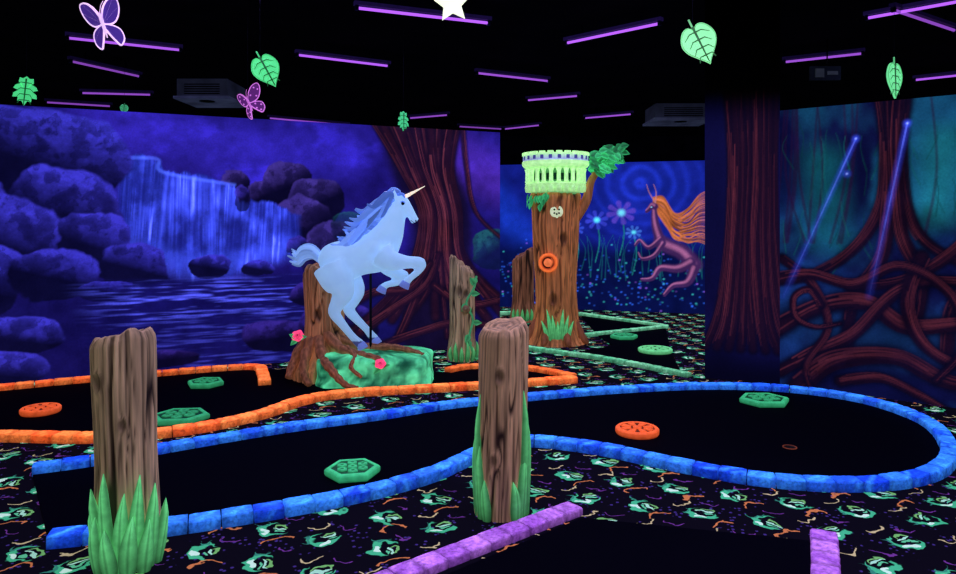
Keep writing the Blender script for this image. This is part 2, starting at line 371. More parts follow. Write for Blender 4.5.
cv.wall('wall_mural_right',(2.76,6.4),(3.81,5.58))

# ---- painted pillar reaching the ceiling
cv=Canvas(0,.655,0,3.6);U,V=cv.U,cv.V
n=fbm(U*3,V*2,0,23)
cv.C=c(12,12,60)[None,None]*(.4+1.1*n[...,None])*(sstep(.1,.35,U)*.6+.6)[...,None]
for i in range(9):
    a=(i*4%9)/8;cv.bark([(lerp(.2,.62,a),2.75),(lerp(.24,.6,a),2.0),(lerp(.22,.6,a)+R.uniform(-.02,.02),1.2),(lerp(.12,.7,a),.6),(lerp(.0,.85,a),.3)],.05,.055,c(8,4,14),c(40,15,28),c(104,42,50)*R.uniform(.5,1.1),9,.95,-1)
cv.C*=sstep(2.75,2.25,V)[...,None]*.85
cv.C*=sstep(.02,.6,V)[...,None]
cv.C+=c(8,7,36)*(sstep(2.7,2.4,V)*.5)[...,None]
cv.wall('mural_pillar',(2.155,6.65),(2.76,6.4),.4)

# ================================================================== MURAL: far wall
cv=Canvas(-1.2,5.2,0,2.45,.012);U,V=cv.U,cv.V
n=fbm(U*1.6,V*2,0,33)
cv.C=c(14,24,112)[None,None]*(.4+1.0*n[...,None])
r=np.hypot(U-2.75,(V-2.1)*1.1)+.08*(n-.5)
cv.addc(np.exp(-(r/.9)**2)*(.3+.5*(np.sin(r*27)*.5+.5)**2),c(30,54,200)*.8)
cv.glow([(.2,1.9),(.9,1.2)],.5,.5,c(16,60,190),1,.5)
cv.fill(sstep(1.25,.9,V+ (n-.5)*.3)*.85,c(5,12,52))
for i in range(420):
    u=R.uniform(.2,4.6);v=R.uniform(.15,1.2)*R.random()**.4;q=R.random()
    cv.glow([(u,v),(u+.01,v)],.022,.022,c(50,110,255) if q<.6 else c(60,200,200) if q<.85 else c(160,100,255),1,R.uniform(.1,.6))
for i in range(40):
    u=R.uniform(1.2,4.4);cv.stroke([(u,.5+R.random()*.2),(u+R.uniform(-.08,.08),1.0),(u+R.uniform(-.15,.15),1.25)],.015,.004,c(20,100,110),.7,.4)
def mflower(u,v,r_,col,cc):
    cv.stroke([(u,v),(u+.05,v-.35),(u-.02,v-.7)],.018,.014,c(24,110,110),.6,.8)
    for k in range(8):
        a=k*math.pi/4+.2;cv.stroke([(u,v),(u+r_*math.cos(a),v+r_*.8*math.sin(a))],r_*.12,r_*.3,col,.6,.9)
    cv.glow([(u,v),(u+.01,v)],r_*.45,r_*.45,cc,1,.9)
mflower(2.05,1.5,.16,c(50,60,190),c(80,240,210));mflower(2.45,1.62,.2,c(80,60,180),c(90,240,220));mflower(1.7,1.35,.12,c(46,70,190),c(80,220,240));mflower(2.65,1.3,.11,c(56,100,200),c(90,240,200))
br_,brh=c(62,34,84),c(176,104,150)
def limb(p,w0,w1,h=1):
    cv.stroke(p,w0,w1,br_,.45,1);cv.stroke([(a-.012,b_+.02) for a,b_ in p],w0*.5,w1*.5,brh,1,.75*h)
# long hair sweeping back to the right
for k in range(34):
    a=k/33;w_=R.uniform(-.05,.05)
    cv.stroke([(2.98,1.86-.16*a),(3.12+.06*a,1.84-.42*a+w_),(3.3,1.62-.42*a-w_),(3.5,1.66-.5*a+w_),(3.68,1.9-.75*a),(3.85,1.98-.9*a)],.03,.008,c(232,128,70)*(0.12+.8*R.random()),.8,.85)
limb([(3.6,.78),(3.42,.98),(3.2,1.08),(3.08,1.15)],.16,.14);limb([(3.08,1.15),(3.0,1.42),(2.98,1.66)],.11,.055)
limb([(2.99,1.72),(2.95,1.74),(2.90,1.68),(2.86,1.64)],.07,.032)
limb([(3.08,1.2),(2.9,1.05),(2.76,1.16),(2.68,1.08)],.055,.02);limb([(3.12,1.12),(2.98,.92),(2.8,.86),(2.74,.95)],.055,.02)
limb([(3.55,.82),(3.35,.72),(3.08,.72),(2.95,.55),(2.78,.52)],.11,.025);limb([(3.6,.72),(3.5,.5),(3.28,.44),(3.14,.28)],.1,.028)
for dx in (-.08,.03):
    cv.stroke([(3.0,1.78),(2.98+dx,1.95),(2.94+dx,2.08)],.016,.007,c(170,110,120),.6,.8)
cv.glow([(2.93,1.71),(2.94,1.71)],.016,.016,c(150,230,255),1)
cv.C*=(.6+.65*fbm(U*6,V*6,0,71))[...,None]
cv.wall('wall_mural_far',(0,12.2),(4.2,11.0))

# ================================================================== COURSE BORDERS
def rail(name,pts,col,col2,w=.1,h=.062,blen=.15,closed=False,seed=0):
    P=np.array(catmull(pts,14,closed))
    if closed:P=np.vstack([P,P[:1]])
    seg=np.hypot(*np.diff(P,axis=0).T);S=np.concatenate([[0],np.cumsum(seg)]);Lt=S[-1]
    nb=max(1,int(round(Lt/blen)));b=B();rr=random.Random(seed);prof=[(-.5,0),(-.5,.8),(-.43,.98),(-.1,1.0),(.2,.99),(.43,.97),(.5,.8),(.5,0)]
    for i in range(nb):
        s0=Lt*i/nb+.0035;s1=Lt*(i+1)/nb-.0035;ns=6;hj=h*rr.uniform(.95,1.03);wj=w*rr.uniform(.97,1.02);t=rr.random()*.6
        bc=lerp(np.array(col),np.array(col2),t)*rr.uniform(.8,1.12)
        Vv=[];C=[]
        for k in range(ns):
            s_=lerp(s0,s1,k/(ns-1));x=np.interp(s_,S,P[:,0]);y=np.interp(s_,S,P[:,1])
            x2=np.interp(min(s_+.01,Lt),S,P[:,0])-np.interp(max(s_-.01,0),S,P[:,0]);y2=np.interp(min(s_+.01,Lt),S,P[:,1])-np.interp(max(s_-.01,0),S,P[:,1])
            l=math.hypot(x2,y2);nx,ny=-y2/l,x2/l;e=.98 if k in(0,ns-1) else 1
            for a,z in prof:
                j=rr.uniform(-.0015,.0015) if z>0 else 0
                Vv.append((x+nx*(a*wj*e+j),y+ny*(a*wj*e+j),z*hj*e+j))
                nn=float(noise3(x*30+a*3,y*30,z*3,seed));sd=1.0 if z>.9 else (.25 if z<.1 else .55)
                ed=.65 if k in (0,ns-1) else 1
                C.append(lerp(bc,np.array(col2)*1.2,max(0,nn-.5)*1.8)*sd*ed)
        m=len(prof)
        F=[(k*m+q,(k+1)*m+q,(k+1)*m+q+1,k*m+q+1) for k in range(ns-1) for q in range(m-1)]+[tuple(range(m)),tuple(reversed(range((ns-1)*m,ns*m)))]
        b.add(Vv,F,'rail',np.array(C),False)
    return b.make(name)
def green(name,poly,z=.012):
    b=B();n_=len(poly)
    b.add([(p[0],p[1],z) for p in poly]+[(p[0],p[1],0.001) for p in poly],[tuple(range(n_))]+[(k,n_+k,n_+(k+1)%n_,(k+1)%n_) for k in range(n_)],'turf',c(7,6,22)*.7,False)
    return b.make(name)
blue_pts=[(-2.63,4.13),(-2.31,4.29),(-1.89,4.59),(-1.33,4.95),(-.735,5.25),(-.222,5.56),(.431,5.80),(1.138,6.03),(1.959,6.18),(2.634,6.10),(3.13,5.74),(3.27,5.15),(3.07,4.57),(2.76,4.17),(2.41,3.96),(2.02,3.90),(1.602,3.98),(1.212,4.2),(.789,4.50),(.383,4.66),(.15,4.58),(-.08,4.30),(-.277,4.04),(-.585,3.79),(-1.007,3.56),(-1.5,3.355),(-1.98,3.23)]
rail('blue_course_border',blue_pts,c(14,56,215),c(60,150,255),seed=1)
green('putting_green',[tuple(p) for p in catmull(blue_pts,6)])
or_lo=[(-4.2,4.9),(-3.70,4.80),(-3.12,4.77),(-2.565,4.75),(-2.03,4.93),(-1.65,5.30),(-1.426,5.72),(-1.103,5.95),(-.431,6.12),(.293,6.30),(.904,6.48)]
or_up=[(-5.2,5.75),(-4.19,6.14),(-3.82,6.34),(-3.23,6.62),(-2.5,6.95),(-2.2,6.98),(-2.08,6.75),(-1.98,6.48),(-1.92,6.3)]
or_r=[(-.30,6.85),(-.1,7.02),(.25,7.05),(.6,6.88),(.9,6.58)]
O1,O2=c(240,88,36),c(255,145,72)
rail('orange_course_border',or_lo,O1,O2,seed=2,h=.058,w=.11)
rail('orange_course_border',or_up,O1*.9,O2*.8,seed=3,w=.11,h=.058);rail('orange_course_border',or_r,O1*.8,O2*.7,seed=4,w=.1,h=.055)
green('putting_green',[tuple(p) for p in catmull(or_lo,5)]+[tuple(p) for p in reversed(catmull(or_r[:-1],5))]+[(-1.0,6.95),(-2.2,6.98)]+[tuple(p) for p in reversed(catmull(or_up[:5],5))])
G1,G2=c(80,185,135),c(150,230,185)
m1=[(.42,8.22),(.95,7.8),(1.414,7.4),(2.02,6.68)];m2=[(1.6,11.0),(2.53,9.8),(2.45,9.6),(1.372,8.97)]
rail('green_course_border',m1,G1*.7,G2*.7,seed=5,w=.08,h=.045);rail('green_course_border',m2,G1*.7,G2*.7,seed=6,w=.08,h=.05)
rail('green_course_border',[(-.1,10.9),(.6,11.1),(1.2,11.2)],G1*.7,G2*.7,seed=9,w=.08,h=.06)
green('putting_green',[(1.05,7.85),(1.98,6.8),(2.2,8.0),(2.6,9.7),(1.6,10.9),(1.55,9.0),(1.6,8.3)])
P1,P2=c(124,64,168),c(170,108,208)
rail('purple_course_border',[(.50,3.60),(-.205,3.02),(-1.0,2.34)],P1,P2,w=.115,h=.042,blen=.12,seed=7)
rail('purple_course_border',[(1.63,3.30),(1.475,2.97),(1.1,2.2)],P1,P2,w=.115,h=.042,blen=.12,seed=8)
green('putting_green',[(.52,3.5),(1.58,3.24),(1.05,2.2),(-1.0,2.2)])

# ---- course obstacles and cups
def shell(name,x,y,r,kind,col,sx=1,rot=0):
    b=B();hexa=kind=='shell';nseg=6 if hexa else 32;z=.0125;col=col*.8
    M=Matrix.Rotation(rot,3,'Z')@Matrix.Diagonal((sx,1,1));k_=1.08 if hexa else 1
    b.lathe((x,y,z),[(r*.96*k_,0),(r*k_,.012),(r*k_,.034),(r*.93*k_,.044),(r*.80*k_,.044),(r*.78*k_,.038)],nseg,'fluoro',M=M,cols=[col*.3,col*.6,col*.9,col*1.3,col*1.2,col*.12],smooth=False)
    if hexa:
        for k in range(7):
            a=k*math.pi/3+math.pi/6;q=0 if k==6 else .46
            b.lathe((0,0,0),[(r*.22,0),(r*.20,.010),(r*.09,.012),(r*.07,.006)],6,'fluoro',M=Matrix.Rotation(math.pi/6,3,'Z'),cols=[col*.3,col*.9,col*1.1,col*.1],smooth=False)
            o=M@Vector((q*r*math.cos(a),q*r*math.sin(a),0))
            for i in range(len(b.v)-24,len(b.v)):
                p=Vector(b.v[i]);p=M@p;b.v[i]=(p.x+o.x+x,p.y+o.y+y,p.z+.038+z)
    else:
        for k in range(8):
            a=k*math.pi/4+.2;T=Matrix.Rotation(a,3,'Z')
            vv=[T@Vector((r*p,r*q,.038+z)) for p,q in ((.32,-.08),(.72,-.15),(.72,.15),(.32,.08))]
            vt=[v+Vector((0,0,.007)) for v in vv]
            b.add([v+Vector((x,y,0)) for v in vv+vt],[(4,5,6,7),(0,1,5,4),(1,2,6,5),(2,3,7,6),(3,0,4,7)],'fluoro',col*1.1,False)
        b.lathe((x,y,z+.038),[(r*.2,0),(r*.2,.01)],16,'fluoro',col=col)
    return b.make(name)
GR=c(60,190,125);OR=c(250,100,48)
shell('hexagon_course_obstacle',-.735,4.1,.15,'shell',GR,1.0,.2);shell('hexagon_course_obstacle',-2.22,5.22,.18,'shell',GR*.7,1.1,.1)
shell('hexagon_course_obstacle',-2.45,6.3,.15,'shell',GR*.7);shell('hexagon_course_obstacle',2.33,5.70,.17,'shell',GR*.9,1.1)
shell('hexagon_course_obstacle',1.84,8.82,.16,'shell',GR*.8);shell('green_disc_obstacle',2.0,7.9,.19,'disc',c(110,215,140))
shell('orange_disc_obstacle',1.11,4.88,.15,'disc',OR);shell('orange_disc_obstacle',-3.38,5.41,.14,'disc',OR*.9)
b=B();b.lathe((2.04,4.58,.0125),[(.045,0),(.045,.004),(.038,.004),(.036,.001)],24,'fluoro',cols=[c(100,45,28)]*3+[c(10,5,5)]);b.make('golf_hole_cup')

# ================================================================== LOGS
def log(b,cx,cy,h,rf,seed,slant=0,sd=0,jag=.01,tan=c(168,128,98),dark=c(38,22,20),lean=(0,0),groove=.025,fold=3.2,mat='wood',z0=0,knots=(),nz=80,na=132):
    th=np.linspace(0,2*np.pi,na,endpoint=False);t=np.linspace(0,1,nz)
    TH,T=np.meshgrid(th,t);ct,s_=np.cos(TH),np.sin(TH)
    zt=h+slant*np.cos(TH-sd)+jag*(noise3(ct*3,s_*3,0,seed)-.5)*2;Z=T*zt
    wob=.16*(noise3(ct*1.5,s_*1.5,Z*3,seed+4)-.5)
    zz=Z*1.0;kk=np.zeros_like(Z);kr=np.zeros_like(Z)
    for (ka,kz,ks) in knots:
        da=np.angle(np.exp(1j*(TH-ka)))*rf(kz);dd=np.hypot(da/ks,(Z-kz)/(ks*1.6))
        kk=np.maximum(kk,np.exp(-(dd)**4));kr=np.maximum(kr,np.exp(-((dd-1)/.22)**2));zz=zz+np.exp(-dd**2/3)*.5
    n_=noise3(ct*fold+wob*8,s_*fold,zz,seed)
    nf=noise3(ct*fold*2.6+wob*10,s_*fold*2.6,zz*1.4,seed+1)
    rid=1-np.abs(2*n_-1);g=sstep(.88,1.0,rid);g2=sstep(.80,1.0,1-np.abs(2*nf-1))
    f2=noise3(ct*20,s_*20,zz*2.5,seed+2);f3=noise3(ct*2,s_*2,Z*2,seed+7)
    rad=np.vectorize(rf)(Z)*(1+.05*(noise3(ct*1.3,s_*1.3,Z*2,seed+3)-.5)*2)*(1-groove*2.6*g-groove*1.3*g2+.008*f2)
    rad=rad*(1+.06*kr-.05*kk)*(1-.10*sstep(.96,1,T)**2)
    X=cx+rad*ct+lean[0]*Z;Y=cy+rad*s_+lean[1]*Z
    col=tan*(.6+.5*f2[...,None]+.5*(f3[...,None]-.3))*(1-.72*g2[...,None]);col=col*(1-g[...,None])+dark*g[...,None]
    kq=np.clip(kk,0,1)[...,None];col=col*(1-.75*kq)+dark*.75*kq
    Vv=np.stack([X,Y,Z+z0],-1).reshape(-1,3).tolist();C=col.reshape(-1,3).tolist()
    F=[(j*na+k,j*na+(k+1)%na,(j+1)*na+(k+1)%na,(j+1)*na+k) for j in range(nz-1) for k in range(na)]
    base=(nz-1)*na;zm=float(zt[-1].mean())
    for f_,dz in ((.93,.009),(.78,.006),(.74,.002),(.6,.008),(.45,.002),(.3,.006),(.12,.0)):
        o=len(Vv)
        for k in range(na):
            ztk=float(zt[-1][k]);zc=h+slant*f_*math.cos(th[k]-sd)+(ztk-h-slant*math.cos(th[k]-sd))*f_
            x0=cx+lean[0]*zm;y0=cy+lean[1]*zm
            Vv.append([x0+(X[-1][k]-x0)*f_,y0+(Y[-1][k]-y0)*f_,zc+z0+dz]);C.append((tan*(1.0 if dz>.004 else .45)).tolist())
        F+=[(base+k,base+(k+1)%na,o+(k+1)%na,o+k) for k in range(na)];base=o
    F.append(tuple(base+k for k in range(na)))
    b.add(Vv,F,mat,np.array(C),True)
def blade(b,cx,cy,ang,r0,h,w,bend,col,sway=0,z0=0,tipout=.0):
    er=Vector((math.cos(ang),math.sin(ang),0));et=Vector((-er.y,er.x,0));P=[];ra=[];rb=[]
    for i in range(15):
        t=i/14;P.append(Vector((cx,cy,z0))+er*(r0+bend*math.sin(t*math.pi*.8)+tipout*t*t)+et*(sway*t*t)+Vector((0,0,h*t)))
        ww=w*(math.sin(min(1,t*1.4+.45)*math.pi/2))*(1-t**2.4)+.0015;ra.append(ww);rb.append(min(ww,.018)*1.0)
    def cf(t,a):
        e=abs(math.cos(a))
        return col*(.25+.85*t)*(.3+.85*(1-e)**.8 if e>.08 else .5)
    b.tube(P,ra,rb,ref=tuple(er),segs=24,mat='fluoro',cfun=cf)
LG=c(104,215,130)
b=B()
log(b,-1.555,3.12,.985,lambda z:.130+.004*math.cos(z*7)+.010*max(0,1-z/.4),11,.03,-.3,.014,lean=(-.03,0),knots=((4.3,.8,.028),(5.1,.62,.018)),tan=c(222,184,140))
for a,r0,h,w,sw,bd,to in ((4.1,.14,.34,.036,-.05,.02,.02),(4.45,.15,.42,.040,-.02,.02,.0),(4.85,.155,.34,.040,.015,.02,.0),(5.2,.15,.41,.038,.02,.02,.0),(5.6,.145,.36,.038,.02,.02,.01),(3.75,.14,.25,.034,-.03,.02,.02),(4.25,.175,.24,.038,-.01,.02,.0),(4.65,.185,.20,.040,-.02,.02,.0),(5.05,.185,.25,.040,.02,.02,.0),(5.4,.18,.22,.038,.02,.02,.0),(5.95,.14,.27,.034,.03,.02,.01)):
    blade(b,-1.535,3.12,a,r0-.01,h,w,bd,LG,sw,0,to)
b.make('carved_log_post')
b=B()
log(b,.115,3.6,.955,lambda z:.128+.008*max(0,1-z/.5),23,.025,.8,.012,lean=(.02,0),knots=((4.55,.72,.025),(4.35,.3,.02)),tan=c(226,180,132))
for a,r0,h,w,sw,bd,to in ((3.45,.122,.62,.034,.02,.01,-.01),(3.8,.128,.36,.034,-.01,.01,.0),(4.1,.132,.2,.032,-.01,.012,.0),(5.75,.128,.64,.038,-.01,.01,.0),(5.5,.13,.34,.034,.02,.01,.0),(6.1,.125,.5,.034,.0,.01,.0),(5.25,.132,.2,.034,-.02,.01,.0),(3.1,.122,.42,.03,.0,.01,.0)):
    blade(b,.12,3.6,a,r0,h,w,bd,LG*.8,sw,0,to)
b.make('carved_log_post')

def leafmesh(b,p,d,nrm,L,W,col,mat='fluoro',fold=.25,curl=.15):
    p=Vector(p);d=Vector(d).normalized();nrm=Vector(nrm);s=d.cross(nrm)
    if s.length<1e-3:s=Vector((1,0,0))
    s.normalize();nn=s.cross(d);V=[];C=[];ns=7
    for i in range(ns):
        t=i/(ns-1);w=W*.5*math.sin(math.pi*min(1,t**.75))*(1.0)+.001;cen=p+d*L*t-nn*curl*L*t*t
        V+=[cen-s*w+nn*w*fold,cen,cen+s*w+nn*w*fold];C+=[col*1.0,col*.45,col*1.15]
    F=[(i*3+k,i*3+k+1,i*3+k+4,i*3+k+3) for i in range(ns-1) for k in (0,1)]
    b.add(V,F,mat,np.array(C),False)
def rose(b,p,r,col,M=None):
    M=M or Matrix.Rotation(1.0,3,'X')
    for i,(f,h) in enumerate(((1,.25),(.78,.45),(.55,.6),(.3,.7))):
        b.lathe(p,[(r*f*.4,0),(r*f*.8,r*h*.5),(r*f,r*h),(r*f*.88,r*h*1.02),(r*f*.6,r*h*.55),(r*f*.2,r*h*.4)],25,'fluoro',M=M,rmod=lambda a:1+.09*math.cos(5*a+i*1.3),cols=[col*.3,col*.6,col*1.3,col*1.2,col*.35,col*.2])

b=B();log(b,-.17,7.55,1.02,lambda z:.135+.03*max(0,1-z/.25),31,.1,3.1,.03,tan=c(215,180,138),knots=((4.5,.75,.035),(5.0,.72,.03)))
vp=[(-.17+.165*math.cos(a),7.55+.165*math.sin(a),z) for a,z in ((5.6,.05),(5.2,.25),(5.5,.45),(5.0,.62),(5.6,.78),(5.9,.9))]
vp=[Vector(p) for p in catmull(vp,5)];b.tube(vp,.012,mat='fluoro',col=c(50,120,80),segs=8)
for i,p in enumerate(vp[::3]):
    leafmesh(b,p,(math.cos(i*2.1),-.4,math.sin(i*2.1)),(0,-1,.2),.1,.06,c(56,135,86))
b.lathe((-.13,7.38,.56),[(.05,-.04),(.045,.0),(.02,.05),(.002,.07)],14,'wood',M=Matrix.Rotation(1.4,3,'X'),col=c(150,118,90))
for i in range(6):blade(b,-.17,7.55,4.0+i*.35,.16,.16+.05*(i%2),.028,.03,LG*.7,0)
b.make('carved_log_post')
b=B();log(b,.67,10.4,1.0,lambda z:.16+.05*max(0,1-z/.3),35,.1,0,.03,tan=c(200,132,96));
for i in range(5):blade(b,.67,10.4,3.9+i*.35,.18,.2,.035,.03,LG*.7,0)
b.make('carved_log_post')

# ================================================================== CASTLE TREE
b=B();tx,ty=.955,8.62
def flare(z): return .27+.02*math.cos(z*4)+.10*math.exp(-z/.13)+.03*max(0,(z-1.6)/.25)
log(b,tx,ty,1.85,flare,47,0,0,.01,tan=c(245,156,88),dark=c(34,14,12),groove=.045,fold=3.0,knots=((4.5,.55,.05),(4.95,1.28,.05),(4.3,1.05,.03)))
for k in range(8):
    a=k*math.pi/4+.3;P=[(tx+math.cos(a)*q,ty+math.sin(a)*q,z) for q,z in ((.2,.3),(.3,.14),(.36,.05),(.42,.015))]
    b.tube(P,[.07,.06,.045,.02],ref=(0,0,1),mat='wood',col=c(170,100,62))
cr=c(170,228,150);crd=c(76,140,82);vi=c(160,165,225)
z0=1.8
b.lathe((tx,ty,z0),[(.22,-.03),(.27,.01),(.33,.06),(.365,.12),(.375,.14),(.35,.155),(.33,.16),(.33,.31),(.35,.32),(.39,.345),(.41,.37),(.41,.41),(.40,.42),(.40,.50),(.37,.50),(.36,.42),(.1,.42)],56,'fluoro',
   cols=[crd*.7,crd,cr*.8,cr,cr*1.1,cr*.7,crd*.8,crd*.8,cr*.8,cr*1.1,cr*1.2,cr*1.1,vi*.8,cr*1.2,cr,crd,crd],smooth=False)
for k in range(24):
    a=2*math.pi*k/24;x=tx+.348*math.cos(a);y=ty+.348*math.sin(a)
    b.lathe((x,y,z0+.155),[(.03,0),(.024,.02),(.022,.12),(.034,.165)],8,'fluoro',col=cr*1.15)
    a2=a+math.pi/24;M=Matrix.Translation((tx,ty,z0))@Matrix.Rotation(a2,4,'Z')
    b.box(.318,.336,-.018,.018,.18,.26,'dark',c(16,60,44),M)
    M=Matrix.Translation((tx,ty,z0))@Matrix.Rotation(a,4,'Z')
    b.box(.375,.41,-.034,.034,.49,.52,'fluoro',cr*1.25,M)
    b.box(.393,.405,-.02,.02,.43,.475,'fluoro',c(60,60,130),M)
    b.lathe((tx+.34*math.cos(a),ty+.34*math.sin(a),z0+.09),[(.03,-.05),(.038,.0),(.03,.04),(.01,.05)],8,'fluoro',col=cr*.9)
bp=catmull([(tx+.18,ty-.02,1.45),(tx+.36,ty-.06,1.72),(tx+.44,ty-.06,2.0),(tx+.62,ty-.05,2.2)],5)
b.tube(bp,list(np.linspace(.075,.03,len(bp))),mat='wood',col=c(200,126,78));
R2=random.Random(5)
for i in range(120):
    q=R2.random();cx_=lerp(tx+.38,tx+.76,q);cz=lerp(2.2,2.33,q)+R2.uniform(-.15,.1)*(1.1-abs(q-.4));cy_=ty-.08+R2.uniform(-.22,.14)
    a=R2.uniform(-.9,.7);leafmesh(b,(cx_,cy_,cz),(math.cos(a),R2.uniform(-.6,.2),math.sin(a)),(0,-1,.6),R2.uniform(.09,.14),.085,c(56,185,110)*R2.uniform(.3,1.2))
for i in range(20):
    a=R2.uniform(3.0,4.3);z=1.80-abs(R2.gauss(0,.08));leafmesh(b,(tx+.33*math.cos(a),ty+.33*math.sin(a),z+.03),(math.cos(a)*.4,math.sin(a)*.3,-1),(math.cos(a),math.sin(a),.2),.1,.07,c(56,175,104)*R2.uniform(.5,1.0))
for i in range(7):blade(b,tx,ty,4.35+i*.11,.31,.3+.07*((i*2)%3),.038,.03,LG*.9,(i-3)*.03)
F_=Matrix.Rotation(math.pi/2,3,'X')
b.lathe((tx-.02,ty-.27,1.60),[(.078,-.03),(.078,.02),(.062,.03)],24,'fluoro',M=F_,col=c(195,210,170))
for dx,dz in ((-.028,.024),(.028,.024),(-.028,-.018),(0,-.03),(.028,-.018)):
    b.lathe((tx-.02+dx,ty-.30,1.60+dz),[(.012,-.01),(.012,.007)],8,'dark',M=F_,col=c(20,10,20))
b.lathe((tx-.12,ty-.25,.99),[(.07,-.03),(.11,-.03),(.115,.03),(.095,.045),(.07,.02),(.065,-.01)],28,'fluoro',M=F_,cols=[c(190,70,30)*.6]*2+[c(240,110,50)]*2+[c(120,40,20),c(20,8,8)])
b.lathe((tx-.12,ty-.26,.99),[(.05,-.03),(.05,.015),(.03,.035)],16,'fluoro',M=F_,col=c(225,115,65))
b.make('castle_topped_tree')

# ================================================================== UNICORN + PEDESTAL
b=B()
na,nz_=140,16;Vv=[];C=[]
prof=[(1.03,0),(1.03,.03),(1.0,.07),(.99,.11),(1.0,.15),(1.0,.19),(1.0,.225),(.98,.25),(.92,.268),(.8,.28),(.6,.288),(.45,.295),(.3,.3),(.15,.305),(.03,.305)]
cx0,cy0,hx,hy=-.95,6.53,.51,.34
for j,(f,z) in enumerate(prof):
    for k in range(na):
        a=2*math.pi*k/na;ca_,sa_=math.cos(a),math.sin(a);q=(abs(ca_)**7+abs(sa_)**7)**(-1/7)
        x=cx0+hx*f*q*ca_;y=cy0+hy*f*q*sa_;nn=float(noise3(x*9,y*9,z*9,3));n2_=float(noise3(x*28,y*28,z*28,5))
        d_=(nn-.5)*.05
        Vv.append((x+ca_*d_,y+sa_*d_,max(0,z+(d_*.9 if z>.03 else 0))));C.append(lerp(c(12,78,56),c(90,225,160),min(1,max(0,nn*1.4+n2_*.9-.6))))
F=[(j*na+k,j*na+(k+1)%na,(j+1)*na+(k+1)%na,(j+1)*na+k) for j in range(len(prof)-1) for k in range(na)]+[tuple(reversed(range(na))),tuple((len(prof)-1)*na+k for k in range(na))]
b.add(Vv,F,'fluoro',np.array(C))
def sf(z): return .19+.012*math.cos(z*6)+.10*math.exp(-max(0,z-.1)/.13)
log(b,-1.46,6.65,1.03,sf,53,.03,2.6,.05,tan=c(215,146,98),dark=c(26,13,14),groove=.06,fold=2.8,knots=((4.6,.62,.04),))
wd=c(190,122,84)
def rootc(pts,r0,r1):
    P=catmull(pts,6);n_=len(P)
    b.tube(P,[lerp(r0,r1,i/(n_-1))*(1+.12*math.sin(i*1.7)) for i in range(n_)],ref=(0,0,1),mat='wood',segs=12,cfun=lambda t,a:wd*(.35+.75*abs(math.sin(a*2.5+t*9))))
rootc([(-1.42,6.55,.45),(-1.28,6.42,.33),(-1.13,6.34,.29),(-1.0,6.27,.28),(-.88,6.22,.26),(-.82,6.18,.2)],.06,.02)
rootc([(-1.48,6.5,.4),(-1.4,6.32,.25),(-1.32,6.2,.2),(-1.24,6.155,.12),(-1.15,6.13,.05),(-1.05,6.12,.03)],.055,.02)
rootc([(-1.36,6.62,.42),(-1.2,6.58,.34),(-1.0,6.55,.31),(-.8,6.5,.32),(-.62,6.44,.3),(-.5,6.38,.27)],.05,.02)
rootc([(-1.2,6.4,.33),(-1.1,6.25,.28),(-1.12,6.17,.2),(-1.02,6.14,.12)],.03,.015)
rootc([(-1.55,6.5,.4),(-1.58,6.38,.22),(-1.56,6.3,.1),(-1.5,6.24,.03)],.055,.03)
rootc([(-1.6,6.6,.4),(-1.7,6.52,.2),(-1.74,6.42,.05)],.07,.03)
PK=c(235,70,120)
rose(b,Vector((-1.64,6.38,.44)),.055,PK);rose(b,Vector((-.86,6.17,.23)),.048,PK)
for p in ((-1.64,6.38,.42),(-.86,6.2,.2)):
    for k in range(3):leafmesh(b,p,(math.cos(k*1.8+.5),-.4,math.sin(k*1.8+.5)*.6),(0,-1,.5),.09,.05,c(60,165,100))
b.tube([(-1.0,6.52,.25),(-1.0,6.52,1.0)],.012,mat='dark',col=c(20,20,30),segs=8)
b.make('stump_pedestal')

ub=B();Y0=6.5
def T(pts,ra,rb=None,segs=20):
    ub.tube([(p[0],Y0+(p[2] if len(p)>2 else 0),p[1]) for p in pts],ra,rb,ref=(0,1,0),segs=segs)
def TS(pts,rad,per=4,flat=1.0):
    Pq=catmull([tuple(p)+((0,) if len(p)==2 else ()) for p in pts],per);rr=[float(x) for x in np.array(catmull([(r,0) for r in rad],per))[:,0]]
    T([tuple(p) for p in Pq],rr,[x*flat for x in rr])
TS([(-1.44,1.05),(-1.36,1.09),(-1.25,1.115),(-1.11,1.15),(-.98,1.19),(-.87,1.22),(-.79,1.25)],[.10,.18,.195,.168,.185,.18,.085],5,.88)
TS([(-.92,1.24),(-.84,1.36),(-.79,1.48),(-.755,1.58),(-.735,1.655)],[.19,.15,.115,.09,.066],5,.68)
TS([(-.765,1.665),(-.715,1.655),(-.655,1.595),(-.605,1.53),(-.58,1.49)],[.062,.078,.056,.04,.036],5,.72)
TS([(-.605,1.52),(-.58,1.482)],[.04,.036],3,.95)
TS([(-.70,1.615),(-.67,1.565)],[.058,.042],3,.6)
for sgn,o in ((-1,0),(1,.035)):
    T([(-.765+o*.3,1.70,sgn*.032),(-.775+o*.3,1.745,sgn*.04),(-.768+o*.3,1.79,sgn*.04)],[.022,.025,.004],[.013,.013,.004])
TS([(-.88,1.19,-.11),(-.79,1.13,-.125),(-.65,1.115,-.11),(-.52,1.105,-.1),(-.55,1.03,-.1),(-.62,.97,-.1),(-.66,.925,-.1)],[.13,.098,.060,.05,.034,.031,.038],4)
TS([(-.90,1.15,.10),(-.83,1.05,.12),(-.75,.99,.12),(-.69,.96,.12),(-.77,.91,.12),(-.86,.89,.12),(-.9,.86,.12)],[.12,.088,.058,.049,.034,.031,.038],4)
